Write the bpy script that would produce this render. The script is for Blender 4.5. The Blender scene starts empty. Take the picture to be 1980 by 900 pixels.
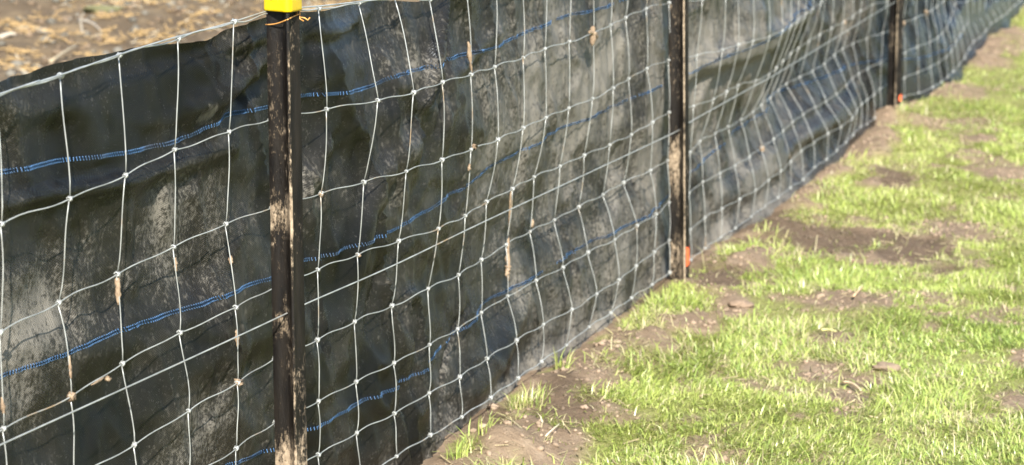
import bpy, bmesh, math, random
import numpy as np
from mathutils import Vector, Matrix
random.seed(7)
RNG = np.random.default_rng(11)
scene = bpy.context.scene
COL = scene.collection

# ------------------------------------------------------------------ camera
F_PX, PITCH, ROLL, CAM_H = 4450.0, 0.165, 0.007, 1.10
cam_d = bpy.data.cameras.new("camera")
cam = bpy.data.objects.new("camera", cam_d)
COL.objects.link(cam)
cam_d.sensor_fit = 'HORIZONTAL'
cam_d.sensor_width = 36.0
cam_d.lens = 36.0 * F_PX / 1980.0
cam_d.clip_start = 0.05
cam_d.clip_end = 2000.0
cam.matrix_world = (Matrix.Translation((0, 0, CAM_H)) @ Matrix.Rotation(math.pi / 2 - PITCH, 4, 'X')
                    @ Matrix.Rotation(ROLL, 4, 'Z'))
cam_d.dof.use_dof = True
cam_d.dof.focus_distance = 3.5
cam_d.dof.aperture_fstop = 7.8
scene.camera = cam

# ------------------------------------------------------------------ sky, sun, exposure
SUN_EL, SUN_AZ = math.radians(34), math.atan2(0.10, -1.0)      # the sun stands behind the camera
world = bpy.data.worlds.new("World")
scene.world = world
world.use_nodes = True
wn = world.node_tree.nodes
wn.clear()
sky = wn.new('ShaderNodeTexSky')
sky.sky_type = 'NISHITA'
sky.sun_disc = False
sky.sun_elevation = SUN_EL
sky.sun_rotation = SUN_AZ
sky.air_density = 1.0
sky.dust_density = 0.3
sky.ozone_density = 1.6
bg = wn.new('ShaderNodeBackground')
bg.inputs['Strength'].default_value = 0.12
wo = wn.new('ShaderNodeOutputWorld')
world.node_tree.links.new(sky.outputs[0], bg.inputs[0])
world.node_tree.links.new(bg.outputs[0], wo.inputs[0])
sun_d = bpy.data.lights.new("sun", 'SUN')
sun_d.energy = 5.0
sun_d.angle = math.radians(0.5)
sun_d.color = (1.0, 0.945, 0.86)
sun = bpy.data.objects.new("sun", sun_d)
COL.objects.link(sun)
to_sun = Vector((math.sin(SUN_AZ) * math.cos(SUN_EL), math.cos(SUN_AZ) * math.cos(SUN_EL), math.sin(SUN_EL)))
sun.rotation_euler = to_sun.to_track_quat('Z', 'Y').to_euler()
sun.location = to_sun * 30
vs = scene.view_settings
vs.view_transform = 'Standard'
vs.look = 'None'
vs.exposure = 1.18
vs.gamma = 1.0
vs.use_curve_mapping = False

# ------------------------------------------------------------------ survey: from picture points to places
def ray(px, py):
    u, v = px - 990.0, py - 450.0
    c, s = math.cos(-ROLL), math.sin(-ROLL)
    u, v = c * u - s * v, s * u + c * v
    d = (u / F_PX, 1.0, -v / F_PX)
    cp, sp = math.cos(PITCH), math.sin(PITCH)
    return np.array([d[0], d[1] * cp + d[2] * sp, -d[1] * sp + d[2] * cp])
EYE = np.array([0.0, 0.0, CAM_H])

P1=[
 {2:(3,434),4:(7,830)},
 {1:(118,147),2:(135,385),3:(114,586),4:(138,767)},
 {1:(231,108),2:(243,340),3:(227,531),4:(237,704),5:(260,861)},
 {1:(345,76),2:(338,290),3:(336,478),4:(348,644),5:(365,795)},
 {1:(453,43),2:(443,256),3:(437,434),4:(456,595),5:(460,740),6:(457,868)},
 {2:(523,232),3:(527,402),4:(531,556),5:(531,694),6:(532,818)},
]
P2=[
 {1:(617,17),2:(632,212),3:(621,375),4:(615,522),5:(614,658),6:(616,777),7:(616,880)},
 {1:(695,7),2:(731,195),3:(704,353),4:(692,493),5:(686,623),6:(689,739),7:(690,838)},
 {1:(765,-3),2:(800,180),3:(786,332),4:(771,467),5:(758,592),6:(762,703),7:(763,800),8:(767,883)},
 {1:(832,0),2:(856,160),3:(855,310),4:(848,443),5:(828,559),6:(831,667),7:(830,761),8:(832,842)},
 {2:(911,145),3:(911,290),4:(900,418),5:(887,532),6:(885,637),7:(889,730),8:(893,807)},
 {2:(957,130),3:(963,271),4:(941,391),5:(931,503),6:(931,605),7:(942,694),8:(949,770)},
 {2:(1012,112),3:(1012,248),4:(991,366),5:(979,474),6:(982,573),7:(999,659),8:(1002,732)},
 {2:(1054,95),3:(1056,228),4:(1033,343),5:(1025,448),6:(1037,543),7:(1051,628),8:(1047,700)},
 {2:(1101,81),3:(1100,210),4:(1083,322),5:(1072,426),6:(1089,518),7:(1106,599),8:(1095,668)},
 {2:(1148,65),3:(1146,191),4:(1130,301),5:(1119,401),6:(1137,489),7:(1154,569),8:(1139,633)},
 {2:(1181,49),3:(1186,171),4:(1179,281),5:(1166,377),6:(1189,464),7:(1197,542),8:(1181,606)},
 {2:(1210,35),3:(1216,153),4:(1221,261),5:(1206,354),6:(1232,437),7:(1230,515),8:(1221,577)},
 {2:(1250,17),3:(1251,133),4:(1262,237),5:(1258,330),6:(1269,415),7:(1265,488),8:(1261,551)},
 {2:(1294,6),3:(1293,117),4:(1294,218),5:(1291,311),6:(1294,392),7:(1294,465),8:(1295,528)},
]
P3=[
 {2:(1358,0),3:(1347,108),4:(1341,206)},
 {2:(1404,-6),3:(1397,97),4:(1380,192),5:(1353,274),6:(1359,352),7:(1363,421),8:(1363,481)},
 {3:(1428,87),4:(1405,178),5:(1383,259),6:(1392,336),7:(1396,404),8:(1394,459)},
 {3:(1456,80),4:(1427,166),5:(1408,246),6:(1421,321),7:(1430,386),8:(1422,442)},
 {3:(1488,71),4:(1461,156),5:(1433,232),6:(1449,304),7:(1461,368),8:(1452,420)},
 {3:(1513,60),4:(1487,145),5:(1456,217),6:(1473,286),7:(1486,349),8:(1478,400)},
 {3:(1529,51),4:(1501,132),5:(1472,204),6:(1496,270),7:(1510,331),8:(1504,383)},
 {3:(1543,39),4:(1514,118),5:(1489,190),6:(1514,254),7:(1529,313),8:(1528,364)},
 {3:(1558,27),4:(1529,104),5:(1505,175),6:(1532,237),7:(1549,293),8:(1553,348)},
 {3:(1571,18),4:(1544,94),5:(1520,163),6:(1553,222),7:(1574,276),8:(1575,324)},
 {3:(1588,4),4:(1564,80),5:(1546,150),6:(1576,207),7:(1601,259),8:(1598,309)},
 {4:(1585,68),5:(1571,138),6:(1597,197),7:(1626,246),8:(1618,292)},
 {4:(1608,55),5:(1594,124),6:(1617,182),7:(1648,229),8:(1635,276)},
 {4:(1631,43),5:(1613,107),6:(1636,165),7:(1657,214),8:(1649,262)},
 {4:(1649,32),5:(1629,95),6:(1648,153),7:(1666,202),8:(1664,246)},
 {4:(1664,21),5:(1649,85),6:(1660,144),7:(1677,193),8:(1676,241)},
 {4:(1687,10),5:(1676,75),6:(1678,133),7:(1690,183),8:(1691,229)},
 {4:(1716,2),5:(1707,64),6:(1703,121),7:(1702,172),8:(1703,214)},
]
P4=[
 {5:(1745,45),6:(1750,102),7:(1749,151),8:(1748,188)},
 {5:(1770,36),6:(1774,91),7:(1775,140),8:(1776,180)},
 {5:(1791,26),6:(1798,82),7:(1799,130),8:(1803,170)},
 {5:(1801,21),6:(1813,73),7:(1815,121),8:(1820,159)},
 {5:(1812,13),6:(1822,64),7:(1830,110),8:(1832,150)},
 {5:(1824,3),6:(1831,53),7:(1840,99),8:(1843,139)},
 {6:(1838,36),7:(1848,82),8:(1854,127)},
 {6:(1843,22),7:(1856,68),8:(1865,113)},
 {6:(1847,8),7:(1863,56),8:(1874,96)},
 {7:(1871,45),8:(1882,82)},
 {7:(1880,36),8:(1894,73)},
 {7:(1893,30),8:(1906,61)},
 {7:(1903,22),8:(1916,47)},
 {7:(1915,14),8:(1927,40)},
 {7:(1926,8),8:(1937,33)},
 {7:(1936,2),8:(1947,27)},
]
ROWH={8:0,7:.076,6:.165,5:.267,4:.381,3:.508,2:.648,1:.800}
# the fence line in plan: one straight run per panel (start x, y, z, azimuth, slope)
RUNS = [(-.632, 2.798, -.003, .365, .072), (-.305, 3.666, .035, .357, .026),
        (.466, 5.795, .068, .335, .047), (1.414, 8.173, .224, .350, .074)]
def frame(k):
    x, y, z, az, sl = RUNS[k]
    return np.array([x, y, 0.0]), np.array([math.sin(az), math.cos(az), 0.0]), np.array([math.cos(az), -math.sin(az), 0.0]), z, sl

def panel_knots(k, data, before, after):
    """World positions of every knot of a run, rows 1..8, the unseen ones filled in from their neighbours."""
    o, t, n, z0, sl = frame(k)
    known = []
    for i, st in enumerate(data):
        for r, (px, py) in st.items():
            d = ray(px, py)
            q = (i * .15 + o @ t) / (d @ t)
            X = EYE + q * d
            known.append((i, r, (X - o) @ n, X[2] - z0 - i * .15 * sl - ROWH[r]))
    K = np.array(known, float)
    look = {(int(a), int(b)): (c, d) for a, b, c, d in known}
    out = []
    for i in range(-before, len(data) + after):
        col = []
        for r in range(1, 9):
            if (i, r) in look:
                c, d = look[(i, r)]
            else:
                w = np.exp(-((K[:, 0] - i) / 1.3) ** 2 / 2 - ((K[:, 1] - r) / .8) ** 2 / 2) + 1e-9 / (1 + (K[:, 0] - i) ** 2 + 4 * (K[:, 1] - r) ** 2)
                c, d = (w @ K[:, 2]) / w.sum(), (w @ K[:, 3]) / w.sum()
            s = i * .15
            P = o + t * s + n * c
            P[2] = z0 + s * sl + ROWH[r] + d
            if k == 3:
                P = EYE + (P - EYE) * 1.035
            col.append(P)
        out.append(np.array(col))
    return out
KN = [panel_knots(0, P1, 6, 0), panel_knots(1, P2, 0, 0), panel_knots(2, P3, 0, 0), panel_knots(3, P4, 0, 10)]
ALLK = [c for p in KN for c in p]

# spine of the fence: corners at the posts
SP = np.array([[-1.20, 1.30], [-.338, 3.575], [.420, 5.640], [1.384, 8.345], [2.95, 12.60]])
SEG = SP[1:] - SP[:-1]
SLEN = np.linalg.norm(SEG, axis=1)
SCUM = np.concatenate([[0], np.cumsum(SLEN)])
def spine(s):
    s = np.asarray(s, float)
    k = np.clip(np.searchsorted(SCUM, s, side='right') - 1, 0, len(SEG) - 1)
    return SP[k] + SEG[k] / SLEN[k][..., None] * (s - SCUM[k])[..., None]
def spine_n(s):
    e = .12
    d = spine(np.asarray(s) + e) - spine(np.asarray(s) - e)
    d /= np.linalg.norm(d, axis=-1)[..., None]
    return np.stack([d[..., 1], -d[..., 0]], -1)
def to_s(X):
    """(s, n) of ground-plan points"""
    X = np.atleast_2d(X)[:, :2]
    best = None
    for k in range(len(SEG)):
        t = SEG[k] / SLEN[k]
        r = X - SP[k]
        a = r @ t
        ac = np.clip(a, -9 if k == 0 else 0, SLEN[k] if k < len(SEG) - 1 else SLEN[k] + 9)
        nn = r @ np.array([t[1], -t[0]])
        dist = np.hypot(a - ac, nn)
        cur = np.stack([SCUM[k] + ac, nn, dist], 1)
        best = cur if best is None else np.where((cur[:, 2] < best[:, 2])[:, None], cur, best)
    return best[:, 0], best[:, 1]
def on_fence(px, py, n=0.0):
    """(s, z) where the sight line meets the fence surface that lies n in front of the spine"""
    d = ray(px, py)
    for k in range(len(SEG)):
        t = SEG[k] / SLEN[k]
        nn = np.array([t[1], -t[0]])
        q = ((SP[k] - EYE[:2]) @ nn + n) / (d[:2] @ nn)
        X = EYE + q * d
        a = (X[:2] - SP[k]) @ t
        if a <= SLEN[k] or k == len(SEG) - 1:
            if a >= -.3 or k == 0:
                return SCUM[k] + a, X[2]
    return SCUM[k] + a, X[2]
S_POST = SCUM[1:4]

KS = np.concatenate([np.stack([*to_s(c), c[:, 2]], 1) for c in ALLK])   # s, n, z of each knot
ROW1 = np.array([[*[v[0] for v in to_s(c[:1])], c[0, 2]] for c in ALLK])
ROW8 = np.array([[*[v[0] for v in to_s(c[7:])], c[7, 2]] for c in ALLK])
def bulge(s, z, ss=.11, sz=.055):
    """smooth net surface n(s, z)"""
    s = s.ravel(); z = z.ravel()
    out = np.zeros(len(s))
    for a in range(0, len(s), 20000):
        ds = (s[a:a+20000, None] - KS[None, :, 0]) / ss
        dz = (z[a:a+20000, None] - KS[None, :, 2]) / sz
        w = np.exp(-.5 * (ds * ds + dz * dz)) + 1e-7 / (1 + ds * ds + dz * dz)
        out[a:a+20000] = (w @ KS[:, 1]) / w.sum(1)
    return out

# ------------------------------------------------------------------ noise
def _hash(ix, iy, seed):
    h = (ix.astype(np.int64) * 374761393 + iy.astype(np.int64) * 668265263 + seed * 1442695041) & 0xFFFFFFFF
    h = ((h ^ (h >> 13)) * 1274126177) & 0xFFFFFFFF
    h = h ^ (h >> 16)
    return (h & 0xFFFF) / 65535.0
def vnoise(x, y, seed=0):
    x = np.asarray(x, float); y = np.asarray(y, float)
    ix, iy = np.floor(x), np.floor(y)
    fx, fy = x - ix, y - iy
    fx = fx * fx * fx * (fx * (fx * 6 - 15) + 10); fy = fy * fy * fy * (fy * (fy * 6 - 15) + 10)
    a, b = _hash(ix, iy, seed), _hash(ix + 1, iy, seed)
    c, d = _hash(ix, iy + 1, seed), _hash(ix + 1, iy + 1, seed)
    return (a + (b - a) * fx) * (1 - fy) + (c + (d - c) * fx) * fy
def fbm(x, y, seed=0, oct=4, gain=.5):
    v = 0; a = 1; tot = 0
    for o in range(oct):
        v = v + a * (vnoise(x, y, seed + o * 17) - .5); tot += a
        x = x * 2.03 + 3.1; y = y * 2.03 + 1.7; a *= gain
    return v / tot * 2
def sstep(a, b, x):
    t = np.clip((x - a) / (b - a), 0, 1)
    return t * t * (3 - 2 * t)

# ------------------------------------------------------------------ terrain
HB_Y = np.array([0, 3.6, 4.1, 4.3, 4.5, 5.0, 5.3, 5.6, 6.2, 6.6, 7.1, 7.45, 7.8, 8.4, 9.0, 9.44, 10.07, 10.64, 11.3, 14, 20, 40])
HB_Z = np.array([-.10, -.035, -.012, .010, .022, .030, .042, .055, .066, .070, .085, .112, .132, .160, .185, .212, .270, .310, .360, .46, .56, .60])
def base_h(x, y):
    h = np.interp(y, HB_Y, HB_Z)
    return h
def ground_hit(px, py):
    d = ray(px, py)
    q = 4.0
    for _ in range(60):
        X = EYE + q * d
        q += (X[2] - base_h(X[0], X[1])) / (-d[2] + .05) * .7
    return EYE + q * d
def spots(lst, grow=1.0):
    out = []
    for (px, py, rx, ry) in lst:
        c = ground_hit(px, py); e = ground_hit(px + rx, py)
        u, l = ground_hit(px, py - ry), ground_hit(px, py + ry)
        out.append((c[0], c[1], grow * np.linalg.norm(e - c), grow * abs(u[1] - l[1]) / 2, (u[0] - l[0]) / max(1e-6, u[1] - l[1])))
    return out
BARE = spots([(870, 895, 110, 40), (965, 850, 115, 62), (1085, 775, 75, 62), (1125, 735, 60, 35), (940, 800, 50, 40), (1180, 688, 45, 22), (1230, 640, 40, 22),
              (1340, 632, 75, 17), (1265, 665, 45, 14), (1412, 606, 38, 22), (1300, 572, 70, 26), (1385, 535, 85, 32), (1440, 512, 45, 22),
              (1600, 460, 185, 34), (1500, 436, 90, 32), (1760, 474, 115, 32), (1840, 442, 70, 24), (1825, 515, 34, 18), (1684, 276, 44, 24), (1650, 302, 34, 16),
              (1640, 590, 80, 20), (1600, 658, 36, 14), (1590, 712, 60, 22), (1640, 752, 70, 18), (1560, 722, 40, 16), (1452, 742, 34, 14), (1660, 735, 60, 18),
              (1905, 102, 48, 22), (1962, 74, 36, 15), (1945, 345, 55, 14), (1730, 350, 50, 22), (1560, 402, 36, 9), (1890, 272, 30, 8), (1640, 795, 40, 12),
              (1975, 690, 24, 12), (1965, 775, 40, 24), (1880, 300, 26, 7), (1540, 805, 30, 10), (1795, 640, 20, 8), (1850, 180, 45, 14)], 1.32)
DAMP = spots([(1090, 785, 70, 42), (940, 800, 52, 34), (1270, 580, 60, 30), (1390, 540, 75, 24), (1600, 458, 170, 26), (1480, 435, 70, 24), (1770, 475, 90, 24), (1825, 515, 34, 16),
              (1280, 690, 50, 12), (1730, 350, 40, 18), (1910, 150, 40, 18), (1450, 640, 24, 10)])
DRYISH = spots([(1570, 690, 190, 115), (1640, 600, 130, 40), (1900, 770, 110, 70), (1300, 660, 110, 40), (1720, 330, 120, 50), (1850, 250, 90, 40)])
TUFTY = spots([(1000, 775, 30, 22), (885, 868, 40, 22), (1056, 712, 16, 12), (1300, 592, 72, 30), (1420, 488, 36, 18), (1235, 632, 36, 16), (1585, 395, 20, 12), (1150, 655, 30, 10), (1370, 480, 30, 12)])
def spot_field(lst, x, y, rough=.42, seed=5, fr=9.0, soft=.7):
    m = np.zeros_like(x)
    nz = fbm(x * fr, y * fr, seed, 4, .6)
    for cx, cy, a, b, sh in lst:
        dy = y - cy
        d = np.hypot((x - cx - sh * dy) / a, dy / b) + nz * rough
        m = np.maximum(m, 1 - sstep(soft, 1.15, d))
    return m
def bare(x, y):
    s, n = to_s(np.stack([x.ravel(), y.ravel()], 1))
    n = n.reshape(x.shape)
    m = spot_field(BARE, x, y, .85, 5, 10.0, .45)
    nz = fbm(x * 6, y * 6, 21, 4, .6)
    wd = np.interp(s, [0, 5.2, 6.2, 7.3, 8.0, 12], [.85, .85, .55, .38, .20, .20]).reshape(x.shape)
    m = np.maximum(m, (1 - sstep(.05, .22, n / wd + nz * .16)))
    m = np.maximum(m, .85 * sstep(.18, .50, fbm(x * 2.6, y * 2.6, 77, 4, .55) + .5 * fbm(x * 14, y * 14, 78, 2)))
    m = m * (1 - .9 * spot_field(TUFTY, x, y, .3, 9))
    return np.where(n < 0, 1.0, m), n
FEET = []                # ground level where each post enters the earth, filled in below
def ground_h(x, y):
    x = np.asarray(x, float); y = np.asarray(y, float)
    m, n = bare(x, y)
    h = base_h(x, y)
    h = h + .020 * fbm(x * 1.7, y * 1.7, 3, 3) + .010 * fbm(x * 7, y * 7, 4, 4)
    rough = .008 * fbm(x * 19, y * 19, 6, 4, .65) + .008 * np.abs(fbm(x * 11, y * 11, 8, 3))
    front = np.where(n >= 0, m, 0)
    h = h + rough * front
    # back-filled soil against the fabric, sunk where damp, heaped where dry
    h = h + .022 * np.exp(-((n - .10) / .09) ** 2) * front * (1 + fbm(x * 5, y * 5, 31, 3))
    h = h - .012 * spot_field(DAMP, x, y, .4, 5) * front
    for fx, fy, fz in FEET:
        h = h + (fz - h) * np.exp(-((x - fx) ** 2 + (y - fy) ** 2) / .10 ** 2)
    back = np.where(n < 0, 1.0, 0) * sstep(0, -.3, n)
    h = h + back * (.035 * fbm(x * 5, y * 5, 41, 4, .6) + .03 * np.abs(fbm(x * 2.1, y * 2.1, 43, 3)))
    return h

# ------------------------------------------------------------------ object helpers
def tag(o, label=None, cat=None, group=None, kind=None):
    if label: o['label'] = label
    if cat: o['category'] = cat
    if group: o['group'] = group
    if kind: o['kind'] = kind
    return o
def mesh_obj(name, V, Fc, mat, parent=None, smooth=True, col=None, uv=None):
    me = bpy.data.meshes.new(name)
    V = np.asarray(V, np.float32)
    if isinstance(Fc, tuple):                    # (loop index array, face sizes)
        li, sz = Fc
    else:
        li = np.array([i for f in Fc for i in f], np.int32)
        sz = np.array([len(f) for f in Fc], np.int32)
    me.vertices.add(len(V)); me.vertices.foreach_set('co', V.ravel())
    me.loops.add(len(li)); me.loops.foreach_set('vertex_index', np.asarray(li, np.int32))
    st = np.concatenate([[0], np.cumsum(sz)[:-1]]).astype(np.int32)
    me.polygons.add(len(sz)); me.polygons.foreach_set('loop_start', st)
    try: me.polygons.foreach_set('loop_total', np.asarray(sz, np.int32))
    except Exception: pass
    if smooth: me.polygons.foreach_set('use_smooth', np.ones(len(sz), bool))
    if uv is not None:
        l = me.uv_layers.new(name='UVMap')
        l.data.foreach_set('uv', np.asarray(uv, np.float32)[li].ravel())
    for nm, arr in (col or {}).items():
        arr = np.asarray(arr, np.float32)
        if arr.ndim == 1:
            a = me.attributes.new(nm, 'FLOAT', 'POINT'); a.data.foreach_set('value', arr)
        else:
            a = me.attributes.new(nm, 'FLOAT_COLOR', 'POINT')
            a.data.foreach_set('color', np.concatenate([arr, np.ones((len(arr), 1), np.float32)], 1).ravel())
    me.update(calc_edges=True)
    me.validate()
    if mat: me.materials.append(mat)
    o = bpy.data.objects.new(name, me)
    COL.objects.link(o)
    if parent: o.parent = parent
    return o
def grid_faces(nu, nv):
    i = np.arange(nu - 1)[:, None] * nv + np.arange(nv - 1)[None, :]
    i = i.ravel()
    q = np.stack([i, i + nv, i + nv + 1, i + 1], 1)
    return q.ravel(), np.full(len(q), 4)
def tube(pts, r, sides=6, cap=True):
    """V, F of a tube along points (r a number or one per point)"""
    P = np.asarray(pts, float); n = len(P)
    R = np.broadcast_to(np.asarray(r, float), (n,))
    T = np.gradient(P, axis=0); T /= np.linalg.norm(T, axis=1)[:, None] + 1e-12
    up = np.array([.31, .17, .93])
    if abs(T.mean(0) @ up) > .75 * np.linalg.norm(T.mean(0)): up = np.array([.9, -.3, .1])
    A = np.cross(T, up); A /= np.linalg.norm(A, axis=1)[:, None]
    B = np.cross(T, A)
    a = np.arange(sides) * 2 * math.pi / sides
    V = (P[:, None] + R[:, None, None] * (np.cos(a)[None, :, None] * A[:, None] + np.sin(a)[None, :, None] * B[:, None])).reshape(-1, 3)
    Fc = []
    for i in range(n - 1):
        for j in range(sides):
            k = (j + 1) % sides
            Fc.append((i * sides + j, i * sides + k, (i + 1) * sides + k, (i + 1) * sides + j))
    if cap:
        Fc.append(tuple(range(sides - 1, -1, -1))); Fc.append(tuple((n - 1) * sides + j for j in range(sides)))
    return V, Fc
def join(parts):
    V = []; Fc = []; o = 0
    for v, f in parts:
        V.append(v); Fc += [tuple(i + o for i in ff) for ff in f]; o += len(v)
    return np.concatenate(V), Fc
def smooth_path(P, sub=6):
    P = np.asarray(P, float)
    Q = np.concatenate([[2 * P[0] - P[1]], P, [2 * P[-1] - P[-2]]])
    out = []
    for i in range(len(P) - 1):
        a, b, c, d = Q[i:i + 4]
        for t in np.arange(sub) / sub:
            out.append(.5 * (2 * b + (c - a) * t + (2 * a - 5 * b + 4 * c - d) * t * t + (3 * b - a - 3 * c + d) * t ** 3))
    out.append(P[-1])
    return np.array(out)
def lump(rad, seed, stretch=(1, 1, 1), sub=2, rough=.35):
    bm = bmesh.new()
    bmesh.ops.create_icosphere(bm, subdivisions=sub, radius=1.0)
    V = np.array([v.co[:] for v in bm.verts]); Fc = [tuple(v.index for v in f.verts) for f in bm.faces]
    bm.free()
    k = 1 + rough * (fbm(V[:, 0] * 1.6 + seed * 3.7, V[:, 1] * 1.6 + V[:, 2] * 1.3 + seed, seed, 3) + .6 * fbm(V[:, 2] * 2.2 + seed, V[:, 0] * 2 - V[:, 1], seed + 3, 2))
    return V * k[:, None] * rad * np.array(stretch), Fc

# ------------------------------------------------------------------ materials
def mat(name, rough=.6, metal=0.0, spec=.5):
    m = bpy.data.materials.new(name); m.use_nodes = True
    nt = m.node_tree
    b = nt.nodes['Principled BSDF']
    b.inputs['Roughness'].default_value = rough
    b.inputs['Metallic'].default_value = metal
    b.inputs['Specular IOR Level'].default_value = spec
    return m, nt, b
def N(nt, t, **kw):
    n = nt.nodes.new(t)
    for k, v in kw.items():
        if k.startswith('_'):
            n.inputs[k[1:].replace('_', ' ')].default_value = v
        else: setattr(n, k, v)
    return n
def noise(nt, vec, scale, detail=4, rough=.55):
    n = N(nt, 'ShaderNodeTexNoise', _Scale=scale, _Detail=detail, _Roughness=rough)
    if vec: nt.links.new(vec, n.inputs['Vector'])
    return n.outputs['Fac']
def ramp(nt, fac, stops):
    n = nt.nodes.new('ShaderNodeValToRGB')
    while len(n.color_ramp.elements) < len(stops): n.color_ramp.elements.new(.5)
    for e, (p, c) in zip(n.color_ramp.elements, stops):
        e.position = p; e.color = (*c, 1) if len(c) == 3 else c
    nt.links.new(fac, n.inputs[0])
    return n.outputs[0]
def mix(nt, fac, a, b, typ='MIX'):
    n = nt.nodes.new('ShaderNodeMix'); n.data_type = 'RGBA'; n.blend_type = typ
    for sock, v in ((n.inputs[0], fac), (n.inputs[6], a), (n.inputs[7], b)):
        if isinstance(v, (int, float)): sock.default_value = v
        elif isinstance(v, tuple): sock.default_value = (*v, 1)
        else: nt.links.new(v, sock)
    return n.outputs[2]
def mth(nt, op, a, b=0.0, c=None, clamp=False):
    n = nt.nodes.new('ShaderNodeMath'); n.operation = op; n.use_clamp = clamp
    for i, v in enumerate((a, b) if c is None else (a, b, c)):
        if isinstance(v, (int, float)): n.inputs[i].default_value = v
        else: nt.links.new(v, n.inputs[i])
    return n.outputs[0]
def attr(nt, name, out='Fac'):
    n = nt.nodes.new('ShaderNodeAttribute'); n.attribute_name = name
    return n.outputs[out]
def bump(nt, b, h, strength, dist, prev=None):
    n = N(nt, 'ShaderNodeBump', _Strength=strength, _Distance=dist)
    nt.links.new(h, n.inputs['Height'])
    if prev: nt.links.new(prev, n.inputs['Normal'])
    nt.links.new(n.outputs[0], b.inputs['Normal'])
    return n.outputs[0]
def obj_vec(nt, scale=(1, 1, 1), which='Object'):
    tc = nt.nodes.new('ShaderNodeTexCoord')
    mp = nt.nodes.new('ShaderNodeMapping')
    mp.inputs['Scale'].default_value = scale
    nt.links.new(tc.outputs[which], mp.inputs[0])
    return mp.outputs[0]

# galvanised wire, dulled, with specks of earth
M_WIRE, nt, b = mat('galvanised_wire', .42, .35)
v = obj_vec(nt)
c = ramp(nt, noise(nt, v, 30, 3), [(.35, (.29, .30, .285)), (.62, (.45, .46, .435))])
c = mix(nt, ramp(nt, noise(nt, v, 11, 4, .65), [(.60, (0, 0, 0)), (.70, (1, 1, 1))]), c, (.40, .29, .18))
nt.links.new(c, b.inputs['Base Color'])
# dried earth
M_MUD, nt, b = mat('dried_mud', .95, 0, .1)
v = obj_vec(nt)
nt.links.new(ramp(nt, noise(nt, v, 140, 4), [(.3, (.21, .15, .10)), (.7, (.35, .26, .175))]), b.inputs['Base Color'])
bump(nt, b, noise(nt, v, 400, 3), .6, .002)
# bitumen coated post with dried mud
M_POST, nt, b = mat('black_coated_steel', .30, 0, .22)
v1 = obj_vec(nt, (1, 1, .42))
mudh = attr(nt, 'mud')
nz = noise(nt, v1, 170, 6, .85)
nz2 = noise(nt, v1, 14, 3, .6)
m = mth(nt, 'ADD', mth(nt, 'MULTIPLY_ADD', nz, 1.0, mth(nt, 'MULTIPLY', nz2, .7)), mudh)
mk = ramp(nt, m, [(.0, (0, 0, 0)), (1, (1, 1, 1))])
mk = mth(nt, 'MULTIPLY', mth(nt, 'SUBTRACT', m, 1.025), 9.0, clamp=True)
blk = ramp(nt, noise(nt, obj_vec(nt, (1, 1, .2)), 60, 4), [(.35, (.006, .005, .0045)), (.75, (.020, .016, .012))])
earth = ramp(nt, noise(nt, obj_vec(nt), 120, 4), [(.3, (.20, .15, .10)), (.7, (.42, .33, .23))])
nt.links.new(mix(nt, mk, blk, earth), b.inputs['Base Color'])
nt.links.new(mth(nt, 'MULTIPLY_ADD', mk, .45, .42), b.inputs['Roughness'])
hh = mth(nt, 'ADD', mth(nt, 'MULTIPLY', mk, 1.0), mth(nt, 'MULTIPLY', nz2, .8))
hh = mth(nt, 'ADD', hh, mth(nt, 'MULTIPLY', nz, .9))
bump(nt, b, hh, .8, .0022)
M_CAP, nt, b = mat('yellow_plastic', .38, 0, .4)
v = obj_vec(nt)
c = ramp(nt, noise(nt, v, 60, 3), [(.3, (.58, .385, .002)), (.7, (.68, .47, .003))])
c = mix(nt, ramp(nt, noise(nt, obj_vec(nt, (1, 1, .35)), 150, 5, .75), [(.60, (0, 0, 0)), (.74, (.6, .6, .6))]), c, (.34, .25, .10))
nt.links.new(c, b.inputs['Base Color'])
M_INK, nt, b = mat('dark_print', .5)
nt.links.new(ramp(nt, noise(nt, obj_vec(nt), 300, 2), [(.3, (.05, .03, .01)), (.7, (.10, .06, .02))]), b.inputs['Base Color'])
M_RUST, nt, b = mat('rusty_tie_wire', .6, .2)
nt.links.new(ramp(nt, noise(nt, obj_vec(nt), 90, 3), [(.3, (.50, .22, .05)), (.7, (.72, .36, .10))]), b.inputs['Base Color'])
M_ORANGE, nt, b = mat('orange_paint', .55)
nt.links.new(ramp(nt, noise(nt, obj_vec(nt), 110, 4), [(.3, (.70, .12, .035)), (.7, (.85, .17, .06))]), b.inputs['Base Color'])
M_BLUE, nt, b = mat('blue_stitching', .5, 0, .4)
v = obj_vec(nt)
c = mix(nt, ramp(nt, noise(nt, v, 9, 5, .65), [(.47, (0, 0, 0)), (.66, (1, 1, 1))]), (.20, .43, .82), (.22, .29, .40))
nt.links.new(c, b.inputs['Base Color'])

# woven black ground-cover fabric: weave from the UVs (metres), dust from noise and the 'dust' attribute
M_FAB, nt, b = mat('black_woven_fabric', .42, 0, .30)
b.inputs['Specular Tint'].default_value = (.80, .88, 1.0, 1)  # bluish sky sheen put into the fabric's specular colour
tc = nt.nodes.new('ShaderNodeTexCoord')
uv = tc.outputs['UV']
sx = nt.nodes.new('ShaderNodeSeparateXYZ'); nt.links.new(uv, sx.inputs[0])
U, W = sx.outputs[0], sx.outputs[1]
def mapuv(sc):
    mp = nt.nodes.new('ShaderNodeMapping'); mp.inputs['Scale'].default_value = sc
    nt.links.new(uv, mp.inputs[0]); return mp.outputs[0]
big = noise(nt, mapuv((1, 1, 1)), 5.0, 5, .62)
streak = noise(nt, mapuv((1, .16, 1)), 42, 4, .65)
fine = noise(nt, mapuv((1, .7, 1)), 190, 5, .75)
speck = noise(nt, mapuv((1, 1, 1)), 420, 2, .5)
dust = attr(nt, 'dust')
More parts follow.
